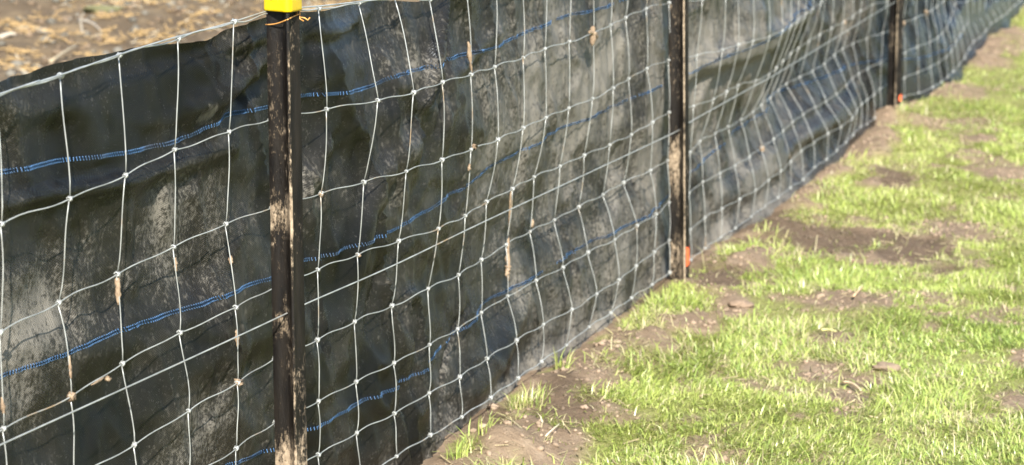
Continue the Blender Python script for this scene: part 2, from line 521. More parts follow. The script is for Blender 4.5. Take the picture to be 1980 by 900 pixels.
mid = noise(nt, mapuv((1, .8, 1)), 75, 6, .75)
cov = mth(nt, 'ADD', mth(nt, 'MULTIPLY_ADD', big, 1.5, -.75), dust)                 # how dusty the area is
grain = mth(nt, 'ADD', mth(nt, 'MULTIPLY_ADD', fine, 1.9, -.95), mth(nt, 'MULTIPLY_ADD', mid, 1.3, -.65))
grain = mth(nt, 'ADD', grain, mth(nt, 'MULTIPLY_ADD', streak, .35, -.175))
dm = mth(nt, 'MULTIPLY', mth(nt, 'ADD', mth(nt, 'ADD', cov, grain), -.13), 2.6, clamp=True)
dm = mth(nt, 'MULTIPLY', dm, mth(nt, 'MULTIPLY_ADD', cov, 1.3, .35, clamp=True))
thin = mth(nt, 'MULTIPLY', mth(nt, 'ADD', cov, .12), .22, clamp=True)
sp = mth(nt, 'MULTIPLY', mth(nt, 'SUBTRACT', speck, .70), 9.0, clamp=True)
dm = mth(nt, 'MAXIMUM', mth(nt, 'MULTIPLY', dm, .80), thin)
dm = mth(nt, 'MAXIMUM', dm, mth(nt, 'MULTIPLY', sp, .35))
blackc = ramp(nt, noise(nt, mapuv((1, .1, 1)), 60, 3), [(.3, (.0044, .0040, .0030)), (.7, (.0082, .0076, .0056))])
tape = mth(nt, 'MULTIPLY_ADD', noise(nt, mapuv((.8, 1.1, 1)), 520, 3, .7), 2.4, -.70, clamp=True)      # weave grain: base colour varies finely from tape to tape
tape = mth(nt, 'ADD', mth(nt, 'MULTIPLY', tape, 1.7), .15)
bc = mix(nt, 1.0, blackc, tape, 'MULTIPLY')
nt.links.new(mix(nt, dm, bc, (.235, .213, .176)), b.inputs['Base Color'])
nt.links.new(mth(nt, 'MULTIPLY_ADD', dm, .55, .25, clamp=True), b.inputs['Roughness'])
def sine(x, period, ph=0.0):
    return mth(nt, 'SINE', mth(nt, 'MULTIPLY_ADD', x, 2 * math.pi / period, ph))
weave = mth(nt, 'MULTIPLY', sine(U, .0052), sine(W, .0036))
wv = mth(nt, 'ADD', weave, mth(nt, 'MULTIPLY', streak, 1.2))
pb = bump(nt, b, wv, .48, .0009)
wr = noise(nt, mapuv((1, .45, 1)), 26, 4, .6)
bump(nt, b, wr, .42, .006, pb)

# ground
M_GROUND, nt, b = mat('earth_and_turf', .95, 0, .15)
gv = obj_vec(nt)
soil = ramp(nt, noise(nt, gv, 26, 6, .65), [(.3, (.20, .142, .092)), (.55, (.265, .195, .130)), (.75, (.34, .26, .18))])
damp = ramp(nt, noise(nt, gv, 30, 5, .6), [(.3, (.115, .082, .053)), (.7, (.18, .128, .085))])
thatch = ramp(nt, noise(nt, gv, 60, 5, .7), [(.3, (.17, .17, .058)), (.6, (.29, .29, .10)), (.8, (.40, .37, .18))])
dampf = mth(nt, 'MULTIPLY', mth(nt, 'ADD', attr(nt, 'damp'), mth(nt, 'MULTIPLY_ADD', noise(nt, gv, 14, 4), 1.0, -.52)), 1.3, clamp=True)
sc = mix(nt, dampf, soil, damp)
sc = mix(nt, attr(nt, 'soil'), thatch, sc)
fsoil = ramp(nt, noise(nt, gv, 5, 6, .65), [(.3, (.10, .070, .042)), (.5, (.145, .106, .065)), (.7, (.21, .155, .092))])
sc = mix(nt, attr(nt, 'field'), sc, fsoil)
nt.links.new(sc, b.inputs['Base Color'])
pb = bump(nt, b, noise(nt, gv, 90, 5, .7), .8, .012)
bump(nt, b, noise(nt, gv, 420, 3, .6), .5, .003, pb)

def blade_mat(name):
    m = bpy.data.materials.new(name); m.use_nodes = True
    nt = m.node_tree; nt.nodes.clear()
    a = nt.nodes.new('ShaderNodeAttribute'); a.attribute_name = 'tint'
    df = nt.nodes.new('ShaderNodeBsdfDiffuse'); tr = nt.nodes.new('ShaderNodeBsdfTranslucent'); gl = nt.nodes.new('ShaderNodeBsdfGlossy')
    gl.inputs['Roughness'].default_value = .38
    gl.inputs['Color'].default_value = (.9, .9, .85, 1)
    nt.links.new(a.outputs['Color'], df.inputs[0]); nt.links.new(a.outputs['Color'], tr.inputs[0])
    m1 = nt.nodes.new('ShaderNodeMixShader'); m1.inputs[0].default_value = .22
    m2 = nt.nodes.new('ShaderNodeMixShader'); m2.inputs[0].default_value = .05
    out = nt.nodes.new('ShaderNodeOutputMaterial')
    nt.links.new(df.outputs[0], m1.inputs[1]); nt.links.new(tr.outputs[0], m1.inputs[2])
    nt.links.new(m1.outputs[0], m2.inputs[1]); nt.links.new(gl.outputs[0], m2.inputs[2])
    nt.links.new(m2.outputs[0], out.inputs[0])
    return m
M_BLADE = blade_mat('grass_blade')
def tint_mat(name, rough=.85):
    m, nt, b = mat(name, rough, 0, .2)
    v = obj_vec(nt)
    k = ramp(nt, noise(nt, v, 160, 3), [(.3, (.75, .75, .75)), (.7, (1.1, 1.1, 1.1))])
    nt.links.new(mix(nt, 1.0, attr(nt, 'tint', 'Color'), k, 'MULTIPLY'), b.inputs['Base Color'])
    return m
M_STRAW = tint_mat('dry_straw', .7)
M_CLOD = tint_mat('earth_clod', .95)

for _p in ((566, 1010), (1316, 538), (1730, 203)):
    _s, _z = on_fence(*_p, .036)
    _x = spine(np.array([_s]))[0] + spine_n(np.array([_s]))[0] * .036
    if _p[1] < 900: FEET.append((_x[0], _x[1], _z))
# ================================================================== SETTING: the ground, one sheet to the horizon
def axis(lo, hi, d, far_lo, far_hi, g=1.22):
    a = list(np.arange(lo, hi + d / 2, d)); s = d
    while a[-1] < far_hi: s *= g; a.append(a[-1] + s)
    s = d; pre = []
    x = lo
    while x > far_lo: s *= g; x -= s; pre.append(x)
    return np.array(pre[::-1] + a)
gx = axis(-1.9, 3.3, .016, -700, 700)
gy = axis(3.3, 12.0, .020, -300, 1400)
GX, GY = np.meshgrid(gx, gy, indexing='ij')
near = (GX > -6) & (GX < 8) & (GY > -2) & (GY < 30)
GZ = ground_h(GX, GY)
bm_, gn = bare(GX, GY)
soilv = np.where(gn < 0, 1, bm_)
dampv = spot_field(DAMP, GX, GY, .4, 5)
fieldv = sstep(-.15, -.5, gn)
ground = mesh_obj('ground', np.stack([GX, GY, GZ], -1).reshape(-1, 3), grid_faces(len(gx), len(gy)), M_GROUND,
                  col={'soil': soilv.ravel(), 'damp': dampv.ravel(), 'field': fieldv.ravel()})
tag(ground, 'bare brown earth and worn turf along the fence', kind='structure')

# ================================================================== FABRIC
FT = [(0, 161), (36, 150), (74, 144), (122, 125), (156, 114), (222, 104), (264, 96), (300, 88), (358, 84), (415, 75), (445, 58), (500, 38), (523, 30)]
ftop = np.array([on_fence(*p, -.02) for p in FT])
order = np.argsort(ROW1[:, 0]); R1 = ROW1[order]; R8 = ROW8[np.argsort(ROW8[:, 0])]
def fab_top(s):
    base = np.interp(s, R1[:, 0], R1[:, 2]) - .004 + .004 * fbm(s * 5, s * 0, 3, 2)
    inside = (s > ftop[0, 0] - .25) & (s < ftop[-1, 0])
    return np.where(inside, np.interp(s, ftop[:, 0], ftop[:, 1]), base)
def fab_bot(s):
    xy = spine(s)
    return base_h(xy[..., 0], xy[..., 1]) - .06
FOLDS = [  # picture polyline, width (m), height (m, + towards the grass side)
    ([(523, 92), (470, 150), (400, 190), (345, 215)], .016, .016), ([(520, 150), (465, 205), (420, 240)], .012, -.010),
    ([(0, 392), (80, 374), (240, 345), (330, 318), (455, 282)], .014, .016), ([(0, 376), (80, 358), (240, 328), (330, 302)], .007, -.010),
    ([(150, 145), (330, 112), (480, 62)], .010, -.007), ([(-20, 205), (90, 215), (150, 212)], .022, .010), ([(420, 90), (490, 75), (525, 60)], .010, .010),
    ([(100, 560), (260, 600), (420, 520)], .030, -.008), ([(20, 690), (240, 640), (520, 560)], .05, .010), ([(300, 720), (420, 690), (530, 640)], .03, .008),
    ([(842, 5), (820, 80), (800, 150), (790, 200)], .013, .022), ([(852, 40), (835, 130), (822, 250)], .012, -.014),
    ([(790, 200), (775, 270), (720, 335), (692, 450), (680, 560), (663, 690)], .030, .018), ([(735, 470), (728, 560), (715, 650)], .02, -.008),
    ([(640, 250), (610, 320), (590, 400)], .025, .010), ([(590, 60), (650, 62), (720, 25)], .012, .010), ([(588, 85), (640, 78), (700, 55)], .008, -.010),
    ([(1010, 560), (985, 640), (930, 720), (900, 760)], .045, .020), ([(907, 590), (880, 660), (858, 740), (846, 830)], .007, -.012),
    ([(950, 60), (880, 120), (850, 150)], .014, .010), ([(1180, 300), (1130, 400), (1110, 480)], .05, .010), ([(1090, 180), (1070, 300)], .05, -.010),
    ([(1330, 138), (1440, 95), (1520, 54), (1600, 12)], .035, .040), ([(1345, 150), (1450, 112), (1540, 66)], .025, -.016),
    ([(1390, 395), (1480, 318), (1560, 245), (1650, 190)], .042, .030), ([(1460, 345), (1540, 255), (1625, 190), (1670, 150)], .020, -.022),
    ([(1400, 455), (1500, 385), (1610, 305), (1680, 245)], .035, .030),
    ([(1815, 90), (1840, 40), (1880, 10)], .05, .045), ([(1850, 100), (1880, 55), (1930, 15)], .05, .045), ([(1790, 160), (1815, 165), (1840, 150)], .03, .030),
]
ss = np.concatenate([np.arange(.55, 1.45, .02), np.arange(1.45, 7.6, .0085), np.arange(7.6, SCUM[-1] + .3, .014)])
NW = 96
ww = np.linspace(0, 1, NW)
SS, WW = np.meshgrid(ss, ww, indexing='ij')
TOP, BOT = fab_top(ss)[:, None], fab_bot(ss)[:, None]
FZ = TOP + (BOT - TOP) * WW
def fabric_gap(s, z):
    g = .036 + .020 * fbm(s * 2.8, z * 3.4, 51, 3)
    g = g + .011 * fbm(s * 7 + z * 2, z * 8, 53, 3) + .0060 * fbm(s * 13 + z * 6, z * 13, 57, 3) + .0026 * fbm(s * 38, z * 11, 55, 3)
    crease = (1 - np.abs(fbm(s * 9 + z * 3.2, z * 2.2 - s * 1.1, 61, 3))) ** 7
    amp = .009 + .012 * np.exp(-((s - 2.75) / .35) ** 2) + .004 * sstep(5.5, 7.5, s)
    g = g - amp * crease - .006 * (1 - np.abs(fbm(s * 4 - z * 5, z * 6 + s * 2, 67, 3))) ** 9
    rel = (z - np.interp(s, R8[:, 0], R8[:, 2])) / .5 - .35
    g = g + .07 * sstep(5.6, 7.0, s) * np.clip(rel, -.3, 1.0)
    return np.clip(g, .008, .15)
def fold_field(s, z):
    h = np.zeros_like(s)
    for pts, wd, am in FOLDS:
        Q = np.array([on_fence(*p, -.03) for p in pts])
        Q = smooth_path(Q, 4)
        dmin = np.full(s.shape, 9.0)
        sel = (s > Q[:, 0].min() - .25) & (s < Q[:, 0].max() + .25)
        a_s, a_z = s[sel], z[sel]
        dd = np.full(a_s.shape, 9.0); pos = np.zeros(a_s.shape)
        L = len(Q) - 1
        for i in range(L):
            p, q = Q[i], Q[i + 1]; e = q - p; l2 = e @ e + 1e-12
            t = np.clip(((a_s - p[0]) * e[0] + (a_z - p[1]) * e[1]) / l2, 0, 1)
            d_ = np.hypot(a_s - p[0] - t * e[0], a_z - p[1] - t * e[1])
            better = d_ < dd
            dd = np.where(better, d_, dd); pos = np.where(better, (i + t) / L, pos)
        prof = np.exp(-(dd / wd) ** 2) * (.35 + .65 * np.sin(np.clip(pos, .02, .98) * math.pi) ** .6)
        h[sel] += 1.35 * am * prof
    return h
def fabric_n(s, z):
    shp = s.shape
    n = bulge(s, z).reshape(shp) - fabric_gap(s, z) + fold_field(s, z)
    return n
def fabric_pt(s, z, n):
    xy = spine(s) + spine_n(s) * n[..., None]
    return np.concatenate([xy, z[..., None]], -1)
FN = fabric_n(SS, FZ)
netn = bulge(SS, FZ).reshape(SS.shape)
FN = np.minimum(FN, netn - .004)                         # never through the net
FN += sstep(.88, 1.0, WW) * np.clip(.022 + .055 * fbm(SS * 4.3, SS * 0 + .3, 71, 3), -.01, .07) * sstep(2.6, 3.4, SS)   # the hem strays out below the bottom wire
DUST = [(30, 660, 130, 130, .34), (400, 770, 110, 130, .32), (440, 640, 70, 80, .22), (420, 390, 90, 120, .20), (310, 410, 60, 60, .22), (385, 222, 14, 22, .45), (397, 182, 6, 4, .5),
        (760, 110, 90, 90, .30), (740, 380, 50, 80, .15), (1090, 180, 190, 170, .34), (950, 300, 90, 140, .22), (1240, 330, 120, 140, .25), (1270, 130, 80, 150, .2), (1200, 520, 160, 120, .12),
        (1420, 130, 130, 120, .30), (1560, 160, 120, 110, .25), (1500, 330, 120, 90, .22), (1680, 60, 60, 60, .3), (1780, 80, 60, 90, .25), (1390, 400, 80, 90, .15), (880, 240, 60, 80, .12), (1140, 640, 200, 60, .12),
        (160, 250, 170, 90, -.20), (230, 450, 60, 120, -.12), (620, 400, 60, 200, -.10), (720, 620, 120, 140, -.10), (130, 720, 40, 80, .1), (530, 400, 20, 300, -.1)]
dustv = np.zeros_like(SS)
for px, py, rx, ry, a in DUST:
    s0, z0 = on_fence(px, py, -.03); s1, _ = on_fence(px + rx, py, -.03); _, z1 = on_fence(px, py - ry, -.03)
    sl = (on_fence(px + 30, py, -.03)[1] - z0) / (on_fence(px + 30, py, -.03)[0] - s0)
    q = ((SS - s0) / (s1 - s0)) ** 2 + ((FZ - z0) / (z1 - z0 + 1e-9)) ** 2
    e = np.exp(-q) if rx > 20 else 1 - sstep(.7, 1.2, q + .3 * fbm(SS * 90, FZ * 90, 3, 2))
    dustv = np.maximum(dustv, a * e) if a > 0 else dustv + a * e
dustv = dustv * 1.0 + .05 * (SS < 2.42) * (dustv > .03) + .11 * sstep(2.9, 3.6, SS) - .08 * sstep(4.9, 6.2, SS) - .25 * sstep(7.3, 8.2, SS) - .22 * sstep(5.6, 6.2, SS) * sstep(.45, .6, WW) + .10 * fbm(SS * 4, FZ * 5, 88, 4)
dustv += .10 * sstep(3.2, 4.4, SS)
dustv += .26 * sstep(.84, .97, WW + .05 * fbm(SS * 12, WW * 0, 5, 3)) * sstep(2.0, 3.5, SS)
fabric = bpy.data.objects.new('ground_cover_fabric', None); COL.objects.link(fabric)
fabric.location = (*spine(S_POST[0]), 0)
tag(fabric, 'black woven fabric with blue stitched lines hanging behind the wire netting', 'fabric')
fm = mesh_obj('fabric_sheet', fabric_pt(SS, FZ, FN).reshape(-1, 3), grid_faces(len(ss), NW), M_FAB,
              col={'dust': dustv.ravel()}, uv=np.stack([SS, TOP - FZ], -1).reshape(-1, 2))
def keep_parent(o, p):
    o.parent = p; o.matrix_parent_inverse = Matrix.Translation(p.location).inverted()
keep_parent(fm, fabric)

STITCH = [
    [(-60, 345), (0, 335), (60, 325), (130, 311), (240, 294), (340, 272), (400, 243), (450, 222), (523, 208), (580, 186), (640, 180), (710, 165), (740, 147), (780, 134), (820, 122), (860, 109), (900, 99), (930, 94), (995, 66), (1095, 30), (1145, 19), (1294, -28)],
    [(-60, 752), (0, 730), (60, 708), (140, 680), (240, 637), (340, 600), (440, 563), (533, 530), (585, 505), (635, 495), (680, 472), (710, 459), (745, 448), (780, 425), (820, 402), (855, 378), (900, 356), (930, 330), (960, 311), (1035, 272), (1060, 261), (1140, 227), (1210, 193), (1255, 173), (1290, 160), (1330, 138), (1350, 125), (1380, 108), (1420, 92), (1470, 66), (1540, 26), (1590, 0)],
    [(440, 900), (480, 887), (533, 865), (590, 838), (635, 813), (695, 780), (745, 753), (785, 728), (825, 702), (860, 672), (958, 580), (1035, 534), (1080, 502), (1130, 475), (1197, 439), (1230, 421), (1263, 403), (1292, 386), (1348, 337), (1368, 318), (1396, 296), (1424, 271), (1450, 250), (1480, 229), (1500, 216), (1540, 187), (1620, 148), (1660, 130), (1715, 115), (1752, 112), (1800, 95)],
]
from_grid_s, from_grid_w = ss, ww
def fabric_at(s, z):
    """surface point of the fabric sheet by bilinear lookup"""
    t = (z - fab_top(s)) / (fab_bot(s) - fab_top(s))
    i = np.clip(np.searchsorted(ss, s) - 1, 0, len(ss) - 2); fi = np.clip((s - ss[i]) / (ss[i + 1] - ss[i]), 0, 1)
    j = np.clip((t * (NW - 1)).astype(int), 0, NW - 2); fj = np.clip(t * (NW - 1) - j, 0, 1)
    n = (FN[i, j] * (1 - fi) + FN[i + 1, j] * fi) * (1 - fj) + (FN[i, j + 1] * (1 - fi) + FN[i + 1, j + 1] * fi) * fj
    return n
for line in STITCH:
    Q = np.array([on_fence(*p, -.03) for p in line])
    o_ = np.argsort(Q[:, 0]); Q = Q[o_]
    s_lo, s_hi = Q[0, 0] - .5, min(Q[-1, 0] + .4, SCUM[-1])
    per = .0054
    sv = np.arange(s_lo, s_hi, per / 2)
    Qs = smooth_path(Q, 6)
    zc = np.interp(sv, Qs[:, 0], Qs[:, 1])
    top_gap = fab_top(sv) - zc
    ext = sv < Q[0, 0]
    zc = np.where(ext, fab_top(sv) - (fab_top(Q[:1, 0]) - Q[0, 1]), zc)
    ext = sv > Q[-1, 0]
    zc = np.where(ext, fab_top(sv) - (fab_top(Q[-1:, 0]) - Q[-1, 1]), zc)
    zc = np.minimum(zc, fab_top(sv) - .02)
    zz = zc + np.where(np.arange(len(sv)) % 2 == 0, 1, -1) * .0031
    nn = fabric_at(sv, zz) + .0015
    hw = .0009
    ds = np.full(len(sv), hw)
    A = fabric_pt(sv - ds, zz, nn); B_ = fabric_pt(sv + ds, zz, nn)
    V = np.stack([A, B_], 1).reshape(-1, 3)
    k = np.arange(len(sv) - 1) * 2
    q = np.stack([k, k + 1, k + 3, k + 2], 1)
    q = q[(fbm(sv * 7, sv * 0 + len(line), 23, 3, .6)[:-1] < .46) | (sv[:-1] < 2.9)]       # the thread dips under the weave here and there
    so = mesh_obj('stitch_line', V, (q.ravel(), np.full(len(q), 4)), M_BLUE, smooth=False)
    keep_parent(so, fabric)

# ================================================================== WIRE NETTING
net = bpy.data.objects.new('wire_netting', None); COL.objects.link(net)
net.location = (*spine(S_POST[0]), 0)
tag(net, 'galvanised knotted wire stock netting stretched along the posts in front of black fabric', 'wire netting')
R_WIRE = .00094
tdir = np.array([math.sin(.355), math.cos(.355), 0]); ndir = np.array([math.cos(.355), -math.sin(.355), 0])
for r in range(8):
    P = np.array([c[r] for c in ALLK])
    pts = []
    for i in range(len(P) - 1):
        a, b_ = P[i], P[i + 1]
        L = np.linalg.norm(b_ - a)
        n_ = 8
        pa = P[max(i - 1, 0)]; pd = P[min(i + 2, len(P) - 1)]
        amp = (.0020 + .0025 * random.random()) * (-1 if random.random() < .12 else 1) * min(1, L / .15)
        for t in np.arange(n_) / n_:
            x = .5 * (2 * a + (b_ - pa) * t + (2 * pa - 5 * a + 4 * b_ - pd) * t * t + (3 * a - pa - 3 * b_ + pd) * t ** 3)
            x = x * .6 + (a + (b_ - a) * t) * .4
            x = x + np.array([0, 0, 1]) * amp * math.sin(2 * math.pi * t) * .55 + np.array([0, 0, 1]) * amp * .35 * math.sin(math.pi * t)
            pts.append(x)
    pts.append(P[-1])
    V, Fc = tube(pts, R_WIRE * (1.25 if r in (0, 7) else 1.0), 6)
    keep_parent(mesh_obj('line_wire', V, Fc, M_WIRE), net)
for ci, c in enumerate(ALLK):
    parts = []
    for r in range(7):
        a, b_ = c[r].copy(), c[r + 1].copy()
        a = a - tdir * .0022 + np.array([0, 0, -.003]); b_ = b_ + tdir * .0026 + np.array([0, 0, .003])
        m1, m2 = random.uniform(-.0035, .0035), random.uniform(-.0025, .0025)
        pts = []
        for t in np.linspace(0, 1, 9):
            x = a + (b_ - a) * t + tdir * (m1 * math.sin(math.pi * t) + m2 * math.sin(2 * math.pi * t)) + ndir * .002 * math.sin(math.pi * t)
            pts.append(x)
        # the tail bends in under the knot
        pts[-1] = pts[-1] - tdir * .0022
        parts.append(tube(pts, R_WIRE, 5))
    V, Fc = join(parts)
    keep_parent(mesh_obj('stay_wire', V, Fc, M_WIRE), net)
def knot_mesh():
    parts = []
    th = np.linspace(0, 2 * math.pi * 2.4, 20)
    hx = np.stack([np.linspace(-.0048, .0048, 20), .0030 * np.cos(th), .0030 * np.sin(th)], 1)
    parts.append(tube(hx, .00135, 5))
    th = np.linspace(.6, 2 * math.pi * .95, 9)
    parts.append(tube(np.stack([.0022 + .0026 * np.cos(th), .0030 + 0 * th, .0044 * np.sin(th)], 1), .0013, 4))
    parts.append(tube(np.array([[-.0042, -.0025, -.0030], [-.0022, -.0038, .0008], [.0026, -.0036, .0036]]), .0014, 4))
    return join(parts)
kv, kf = knot_mesh()
rotk = Matrix.Rotation(math.pi / 2 - .355, 4, 'Z')
def to_px(X):
    c, s = math.cos(PITCH), math.sin(PITCH)
    Z = X[..., 2] - CAM_H
    zc = X[..., 1] * c - Z * s; yc = X[..., 1] * s + Z * c
    return 990 + F_PX * X[..., 0] / zc, 450 - F_PX * yc / zc, zc
seen = []
for c in ALLK:
    for r in range(8):
        x, y, zc = to_px(c[r])
        seen.append((zc if (-10 < x < 1990 and -10 < y < 910) else 50 + zc, c[r], r))
seen.sort(key=lambda q: q[0])
kmesh = None
rest = []
for idx, (zc, X, r) in enumerate(seen):
    R_ = rotk @ Matrix.Rotation(random.uniform(-.35, .35), 4, 'Y')
    sc_ = random.uniform(.72, 1.0)
    if idx < 300:
        if kmesh is None:
            ko = mesh_obj('knot', kv, kf, M_WIRE); kmesh = ko.data
        else:
            ko = bpy.data.objects.new('knot', kmesh); COL.objects.link(ko)
        ko.parent = net
        ko.matrix_parent_inverse = Matrix.Translation(net.location).inverted()
        ko.matrix_basis = Matrix.Translation(X) @ R_ @ Matrix.Scale(sc_, 4)
    else:
        Rn = np.array(R_.to_3x3()) * sc_
        rest.append((kv @ Rn.T + X, kf))
V, Fc = join(rest)
ko = mesh_obj('distant_knots', V, Fc, M_WIRE); ko['kind'] = 'stuff'; keep_parent(ko, net)
# earth dried onto the wires (picture points on the net, from - to, thickness)
for i, (x0, y0, x1, y1, rad) in enumerate([(227, 536, 229, 588, .0042), (339, 500, 340, 524, .0034), (446, 496, 447, 512, .0042), (457, 640, 459, 668, .0036), (458, 735, 462, 746, .0075), (134, 764, 141, 770, .0065),
        (208, 728, 207, 736, .0065), (178, 744, 200, 730, .0026), (134, 690, 137, 730, .0028), (4, 770, 7, 800, .0034), (905, 84, 912, 140, .0046), (917, 280, 916, 288, .0080), (620, 372, 622, 380, .0055), (982, 462, 982, 540, .0050), (981, 512, 981, 532, .0085),
        (988, 372, 984, 440, .0034), (1147, 52, 1146, 86, .0085), (1140, 62, 1154, 70, .0080), (1632, 40, 1633, 48, .0080), (1030, 425, 1029, 440, .0045), (908, 318, 906, 330, .004), (692, 490, 694, 496, .005), (1473, 284, 1474, 292, .009), (1745, 40, 1746, 50, .010), (1790, 22, 1792, 30, .008)]):
    na = nb = 0.0
    for _ in range(4):
        sa, za = on_fence(x0, y0, na); sb, zb = on_fence(x1, y1, nb)
        na, nb = bulge(np.array([sa, sb]), np.array([za, zb]), .06, .03)
    A = fabric_pt(np.array([sa, sb]), np.array([za, zb]), np.array([na, nb]))
    n_ = 9
    pts = [A[0] + (A[1] - A[0]) * t for t in np.linspace(-.05, 1.05, n_)]
    rr = [.78 * rad * (.35 + .75 * math.sin(math.pi * (k + .5) / n_)) * random.uniform(.65, 1.25) for k in range(n_)]
    V, Fc = tube(pts, rr, 7)
    V = V + RNG.normal(0, rad * .16, V.shape)
    keep_parent(mesh_obj('mud_clump', V, Fc, M_MUD), net)

# plain wires
def free_wire(name, px_list, n, rad, label, extra_lo=(), sub=8):
    P = []
    for (px, py) in px_list:
        s, z = on_fence(px, py, n)
        P.append(fabric_pt(np.array([s]), np.array([z]), np.array([n]))[0])
    P = np.array(P)
    P = np.concatenate([[P[0] + (P[0] - P[1]) / np.linalg.norm(P[0] - P[1]) * 1.2], P, [P[-1] + (P[-1] - P[-2]) / np.linalg.norm(P[-1] - P[-2]) * 1.6]])
    V, Fc = tube(smooth_path(P, sub), rad, 6)
    return tag(mesh_obj(name, V, Fc, M_WIRE), label, 'wire')
free_wire('straining_wire', [(0, 861), (340, 706), (549, 609), (600, 584), (760, 514), (930, 432), (1127, 340), (1305, 256), (1335, 236), (1456, 168), (1500, 144), (1598, 84), (1708, 17), (1735, 2)], .034, .0012,
          'straight plain wire crossing the netting at mid height and running through the posts')
free_wire('top_wire', [(0, 182), (18, 176), (118, 145), (231, 106), (320, 78), (400, 57), (453, 42), (530, 19), (585, 15), (640, 10), (700, 3), (760, -4), (900, -25), (1300, -112)], .006, .0012,
          'smooth wire drawn along the upper edge of the netting beside its top strand')

# ================================================================== POSTS
NPOST = .036
def y_section(L=.0285, t=.0042, delta=0.0):
    """outline of a three-flanged steel post, first flange towards -Y (rotated by delta)"""
    pts = []
    for k in range(3):
        a = -math.pi / 2 + delta + k * 2 * math.pi / 3
        d = np.array([math.cos(a), math.sin(a)]); p = np.array([-d[1], d[0]])
        pts += [d * .0052 - p * t * .55, d * (L * .6) - p * t * .42, d * (L - .001) - p * t * .62, d * L - p * t * .3, d * L + p * t * .3, d * (L - .001) + p * t * .62, d * (L * .6) + p * t * .42, d * .0052 + p * t * .55]
    return np.array(pts)
def make_post(cbot, ctop, delta, mudfun, seed, zbot, ztop, label):
    (x0, y0), (x1, y1) = ctop, cbot
    nn = NPOST
    def hit(px, py):
        s, z = on_fence(px, py, nn)
        return fabric_pt(np.array([s]), np.array([z]), np.array([nn]))[0]
    A, B = hit(x0, y0), hit(x1, y1)
    # both ends in the plane square to the sight line so the post stands upright in depth
    mid_y = (A[1] + B[1]) / 2
    A = EYE + (A - EYE) * (mid_y / A[1]); B = EYE + (B - EYE) * (mid_y / B[1])
    ax = (A - B) / (A[2] - B[2])
    view = math.atan2(B[0], B[1])
    sec = y_section(delta=delta)
    ca, sa = math.cos(-view), math.sin(-view)
    sec = sec @ np.array([[ca, sa], [-sa, ca]])
    zs = np.arange(zbot, ztop + .001, .006)
    O = B + ax * (zbot - B[2])
    m = len(sec)
    V = []; mud = []
    for z in zs:
        c = B + ax * (z - B[2]) - O
        jig = 1 + .012 * fbm(np.array([z * 40 + k * 3.3 for k in range(m)]), np.arange(m) * .37, seed, 3)
        V.append(np.stack([sec[:, 0] * jig + c[0], sec[:, 1] * jig + c[1], np.full(m, c[2])], 1))
        for k in range(m): mud.append(mudfun(z, k // 8, k % 8))
    V = np.concatenate(V); Fc = []
    for i in range(len(zs) - 1):
        for j in range(m):
            k = (j + 1) % m
            Fc.append((i * m + j, i * m + k, (i + 1) * m + k, (i + 1) * m + j))
    Fc.append(tuple((len(zs) - 1) * m + j for j in range(m)))
    o = mesh_obj('steel_post', V, Fc, M_POST, col={'mud': np.array(mud)}, smooth=False)
    o.location = O
    tag(o, label, 'post', 'star shaped steel posts along the fence')
    return o, O, ax, view
def z_at(px, py):
    return on_fence(px, py, NPOST)[1]
# post one: mud by height (picture rows 390-450, 590-660, 800-900), worn front edge
zz_ = [z_at(560, q) for q in (300, 385, 455, 520, 590, 665, 760, 830, 900)]
def mud1(z, fl, j):
    v = 0.06 + .045 * math.sin(z * 23 + fl * 2)
    tip = j in (3, 4); near_tip = j in (2, 5)
    if fl == 0 and tip: v = .15
    if fl == 2 and tip: v = max(v, .12)
    if fl == 1 and tip: v = max(v, .15)
    v += .22 * math.exp(-((z - z_at_c[0]) / .032) ** 2) * (fl in (2, 0))
    v += .18 * math.exp(-((z - z_at_c[1]) / .022) ** 2) * (fl == 2)
    v += .30 * float(sstep(z_at_c[2] + .03, z_at_c[2] - .07, z))
    v += .05 * math.exp(-((z - z_at_c[3]) / .08) ** 2)
    return v
z_at_c = [z_at(545, 418), z_at(545, 628), z_at(560, 830), z_at(560, 100)]
p1, O1, ax1, view1 = make_post((565.7, 880), (550.5, 60), .182, mud1, 3, -.30, .872, 'black steel star post wearing a yellow plastic cap, nearest of the posts')
z2c = [z_at(1310, 320), z_at(1310, 420), z_at(1315, 540)]
def mud2(z, fl, j):
    v = .08 + (.16 if (fl == 0 and j in (3, 4)) else 0) + (.05 if j in (3, 4) else 0)
    v += .20 * math.exp(-((z - z2c[0]) / .09) ** 2) * (fl == 2) + .12 * float(sstep(z2c[1] + .1, z2c[2], z))
    return v
p2, O2, ax2, view2 = make_post((1316.5, 520), (1315.0, 60), .34, mud2, 8, -.25, .98, 'muddy black steel star post with an orange mark at its foot, second along the fence')
def mud3(z, fl, j):
    return .10 + (.18 if j in (3, 4) else 0)
p3, O3, ax3, view3 = make_post((1729.5, 195), (1734.5, 5), .1, mud3, 14, -.15, 1.06, 'farthest black steel star post, out of focus where the fabric billows')
for o, O, px, py in ((p2, O2, 1324, 490), (p3, O3, 1737, 184)):
    pass
def pos_on(O, ax, z):
    return np.array([O[0] + ax[0] * (z - O[2]), O[1] + ax[1] * (z - O[2]), z])
def z_ray(px, py, y):
    d = ray(px, py)
    return CAM_H + d[2] * y / d[1]
